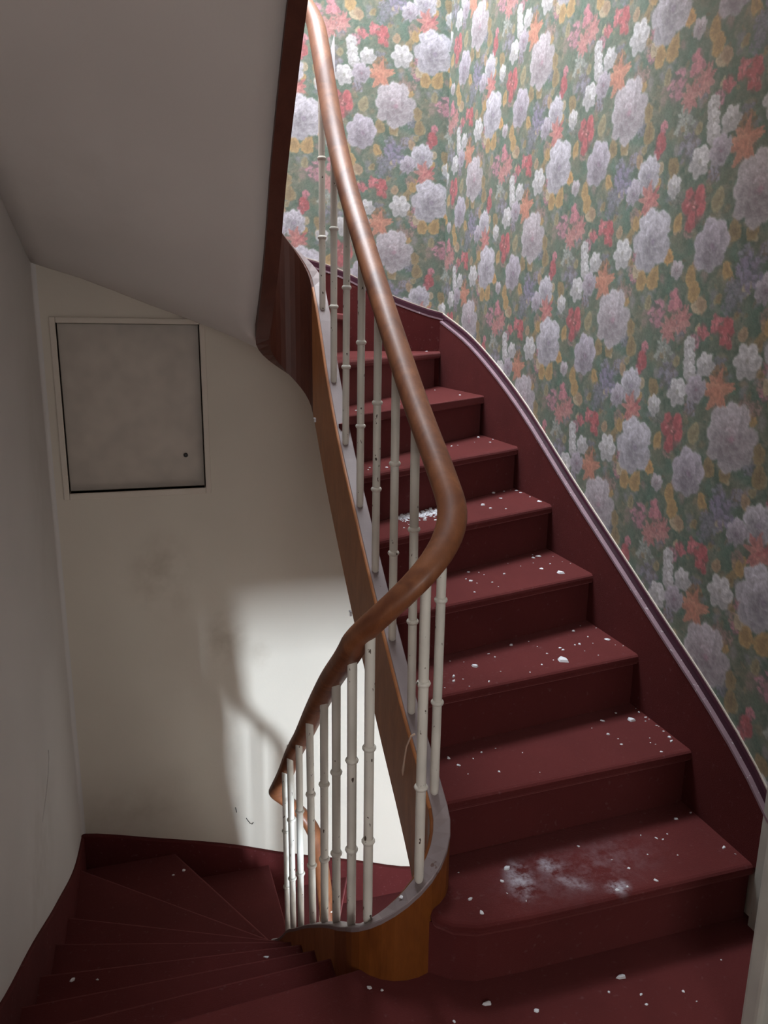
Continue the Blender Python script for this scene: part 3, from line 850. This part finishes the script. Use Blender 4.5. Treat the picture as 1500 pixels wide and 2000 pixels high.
# ------------------------------------------------------------------ small loose things
def flake_mesh(seed, chunky=.45):
    r = random.Random(seed); n = r.randint(5, 8)
    a = sorted((i+r.uniform(-.32, .32))/n*2*PI for i in range(n))
    lo = []; hi = []
    for t_ in a:
        q = r.uniform(.7, 1.15); e = r.uniform(.6, 1.0)
        lo.append((q*math.cos(t_), q*e*math.sin(t_), 0)); hi.append((q*.78*math.cos(t_), q*.78*e*math.sin(t_), chunky*r.uniform(.6, 1.2)))
    V = lo+hi+[(0, 0, chunky*1.15)]
    F = [tuple(range(n-1, -1, -1))] + [(i, (i+1) % n, n+(i+1) % n, n+i) for i in range(n)] + [(n+i, n+(i+1) % n, 2*n) for i in range(n)]
    return mesh_from('plaster_flake', V, F)
FL = [flake_mesh(i, .35+.08*(i % 4)) for i in range(8)]
FLAKES = {0: [(.675,1.335,.012),(.775,1.288,.008),(1.017,1.314,.012),(.964,1.285,.005),(1.033,1.258,.005),(1.029,1.231,.005),(1.134,1.238,.005),(1.146,1.205,.003),(1.286,1.291,.003),(.427,1.455,.008),(.452,1.440,.005),(.584,1.314,.005)],
1: [(.814,1.543,.012),(.783,1.502,.008),(.776,1.46,.003),(.680,1.466,.008),(.690,1.418,.008),(.69,1.562,.003),(.809,1.424,.003),(1.037,1.568,.005),(1.225,1.562,.003),(1.299,1.547,.003),(1.259,1.539,.005),(1.273,1.53,.005),(1.365,1.597,.008),(1.409,1.456,.008),(1.425,1.610,.005),(1.155,1.398,.008),(1.042,1.395,.008),(1.073,1.398,.005),(1.116,1.456,.005),(1.092,1.496,.003),(1.195,1.489,.003),(1.42,1.425,.003),(1.27,1.464,.003)],
2: [(1.283,1.868,.008),(1.372,1.847,.016),(1.253,1.791,.008),(1.351,1.899,.005),(1.425,1.884,.005),(1.425,1.85,.005),(1.428,1.837,.003),(1.41,1.829,.003),(1.425,1.762,.005),(1.42,1.727,.008),(1.412,1.706,.008),(1.361,1.739,.003),(1.347,1.716,.003),(1.356,1.704,.003),(1.269,1.761,.003),(1.26,1.731,.005),(1.427,1.797,.005),(1.43,1.791,.003),(1.43,1.908,.003),(1.228,1.837,.003),(1.347,1.665,.005),(.751,1.799,.008),(.764,1.757,.008),(.816,1.778,.003),(.772,1.711,.003),(.851,1.801,.005),(.899,1.81,.003),(.858,1.699,.005),(.962,1.665,.003),(.963,1.769,.003)],
3: [(1.08,2.10,.008),(.981,2.058,.005),(.99,2.029,.005),(.904,1.982,.012),(.815,1.936,.008),(.804,1.907,.008),(.835,1.913,.003),(.764,1.876,.003),(.901,1.878,.005),(.834,1.865,.003),(.883,2.022,.003),(.845,2.039,.003),(.963,1.931,.003),(1.045,1.903,.003),(1.105,1.942,.005),(1.156,1.962,.003),(1.16,2.011,.005),(1.222,2.04,.008),(1.223,2.021,.008),(1.184,1.952,.024),(1.298,2.049,.008),(1.281,2.048,.005),(1.336,2.152,.008),(1.358,2.097,.005),(1.409,2.059,.012),(1.345,2.045,.003),(1.31,1.957,.003),(1.408,2.013,.003),(1.157,2.068,.003),(1.149,2.113,.003),(1.385,2.19,.003),(1.427,2.158,.003),(1.428,2.0,.003),(1.286,1.997,.003)],
4: [(1.027,2.345,.008),(.989,2.274,.005),(.998,2.253,.008),(1.008,2.226,.003),(1.061,2.331,.003),(1.068,2.304,.003),(1.138,2.291,.008),(1.204,2.40,.003),(1.061,2.221,.005),(1.062,2.177,.003),(.965,2.147,.005),(1.234,2.36,.003),(1.325,2.439,.008),(1.352,2.45,.012),(1.295,2.382,.003),(1.291,2.314,.008),(1.348,2.357,.005),(1.405,2.37,.003),(1.332,2.253,.016),(1.404,2.436,.003),(1.341,2.476,.005),(1.422,2.342,.003)],
5: [(1.31,2.77,.012),(1.297,2.674,.008),(1.178,2.576,.012),(1.185,2.523,.008),(1.237,2.504,.005),(1.366,2.79,.005),(1.422,2.791,.008),(1.418,2.748,.008),(1.42,2.669,.005),(1.415,2.583,.012),(1.405,2.81,.003),(.889,2.413,.012),(.926,2.403,.008),(.919,2.345,.005),(.788,2.332,.005),(.817,2.371,.003)],
6: [(1.381,3.1,.012),(1.425,3.042,.005),(1.375,2.963,.005),(1.31,2.977,.003),(1.207,2.911,.005),(1.172,2.891,.008),(.774,2.49,.008),(.716,2.50,.005),(.70,2.46,.005)],
7: [(1.338,3.222,.008),(.829,2.80,.005),(.716,2.68,.005),(.944,2.87,.003),(1.324,3.50,.005)],
8: [(1.35,3.70,.008),(.949,3.22,.005)], -1: [(.231,1.80,.008)], -2: [(-.3,2.06,.012),(-.231,2.04,.005)], -7: [(.049,3.60,.012),(-.002,3.58,.008)]}
ORD = {0: 'landing carpet', 1: 'lowest climbing tread', 2: 'second tread up', 3: 'third tread up', 4: 'fourth tread up', 5: 'fifth tread up',
       6: 'sixth tread up', 7: 'seventh tread up', 8: 'eighth tread up', -1: 'first tread down', -2: 'second tread down', -7: 'dark winder by the back wall'}
def whereabouts(k, x, y):
    if k < 1: return ''
    side = 'near the wall' if x > 1.25 else ('by the balusters' if x < .88 else 'halfway across')
    def ny(q):
        a = path(NOSE[q][0], .02); b_ = NOSE[q][1]; t_ = (x-a[0])/(b_[0]-a[0]); return a[1]+(b_[1]-a[1])*t_
    y0 = 1.375 if k == 1 else ny(k)
    return ', ' + side + (', towards the nosing' if (y-y0) < .5*(ny(k+1)-y0) else ', towards the riser')
rf = random.Random(3)
for k, lst in FLAKES.items():
    grp = 'plaster flakes on the ' + ORD[k]
    for x, y, sz in lst:
        o = link('plaster_flake', FL[rf.randrange(8)], M_flake)
        o.location = (x, y, k*H+.0005)
        o.scale = (sz*rf.uniform(.78, 1.1), sz*rf.uniform(.65, 1.0), sz*rf.uniform(.5, .85)); o.rotation_euler = (0, 0, rf.random()*6.3)
        if sz > .02: lab = 'largest white plaster chunk, on the ' + ORD[k]
        elif sz > .014: lab = 'large white plaster lump on the ' + ORD[k]
        elif sz > .007: lab = 'white plaster flake on the ' + ORD[k]
        else: lab = 'tiny white plaster crumb on the ' + ORD[k]
        tag(o, lab+whereabouts(k, x, y), 'plaster flake', grp)
# heap of plaster crumbs on the fifth tread: too many to count
V = []; F = []
for i in range(560):
    t_ = rf.random(); cx_ = .80+.22*t_+rf.gauss(0, .012); cy_ = 2.468+.06*t_+rf.gauss(0, .026)
    sz = abs(rf.gauss(0, .0035))+.0012
    me = FL[rf.randrange(8)]; n = len(V); an = rf.random()*6.3; ca, sa = math.cos(an), math.sin(an)
    V += [(cx_+sz*(w.co.x*ca-w.co.y*sa), cy_+sz*(w.co.x*sa+w.co.y*ca), 5*H+.0004+sz*w.co.z*.8) for w in me.vertices]
    F += [tuple(n+j for j in p.vertices) for p in me.polygons]
tag(obj('plaster_crumbs', V, F, M_flake), 'heap of white plaster crumbs behind the balusters on the fifth tread', 'plaster crumbs', kind='stuff')
# crumb lying on the string at the turn
o = link('plaster_flake', FL[2], M_flake); s = -.185; o.location = (*path(s, -.004), ZT(s)+.004); o.scale = (.008, .006, .004); o.rotation_euler = (0, 0, .6)
tag(o, 'white plaster flake lying on the curved string at the turn', 'plaster flake')

def wire(name, pts, r, mat, label, cat):
    pts = [Vector(p) for p in pts]; rings = []
    for i, p in enumerate(pts):
        tg = (pts[min(i+1, len(pts)-1)]-pts[max(i-1, 0)]).normalized()
        sd = tg.orthogonal().normalized(); nn = sd.cross(tg)
        rr = r[i] if isinstance(r, (list, tuple)) else r
        rings.append([tuple(p+sd*(rr*math.cos(a))+nn*(rr*math.sin(a))) for a in np.linspace(0, 2*PI, 7)[:-1]])
    v, f = sweep(rings)
    return tag(obj(name, v, f, mat, None, True), label, cat)
wire('peeled_strip', [(.6095, 1.690, .505), (.6030, 1.700, .495), (.6010, 1.727, .450), (.602, 1.745, .40), (.6030, 1.757, .362), (.604, 1.761, .345)],
     [.0026, .0024, .0023, .0024, .0036, .0016], M_cord, 'thin peach coloured strip hanging on the wooden string below a baluster', 'strip')
wire('wall_wire', [(.395, YB+.002, -1.098), (.400, YB-.008, -1.105), (.415, YB-.008, -1.130), (.425, YB-.006, -1.138), (.433, YB-.004, -1.130)], .0022, M_dark,
     'small bent dark wire on the back wall near the baseboard', 'wire')
wire('wall_nail', [(.340, YB+.002, -1.022), (.341, YB-.006, -1.026), (.345, YB-.006, -1.050)], .0022, M_dark, 'short dark nail in the back wall beside the bright light patch', 'nail')
wire('wall_cable', [(XL+.001, 2.972, -.10), (XL+.0015, 2.965, -.13), (XL+.0015, 2.90, -.17), (XL+.0015, 2.80, -.20), (XL+.001, 2.68, -.22)], .0016, M_plaster_l,
     'thin painted cable running down the left wall', 'cable')
for i, (y, z) in enumerate([(2.868, 1.176), (2.327, .600)]):
    V, F = join(box(.6035, .6105, y, y+.016, z, z+.0035), box(.6035, .6105, y, y+.004, z-.012, z))
    lb = ['white chipped paint fleck at the upper joint of the string', 'white chipped paint fleck halfway down the lower edge of the string'][i]
    tag(obj('paint_fleck', V, F, M_flake), lb, 'paint fleck')
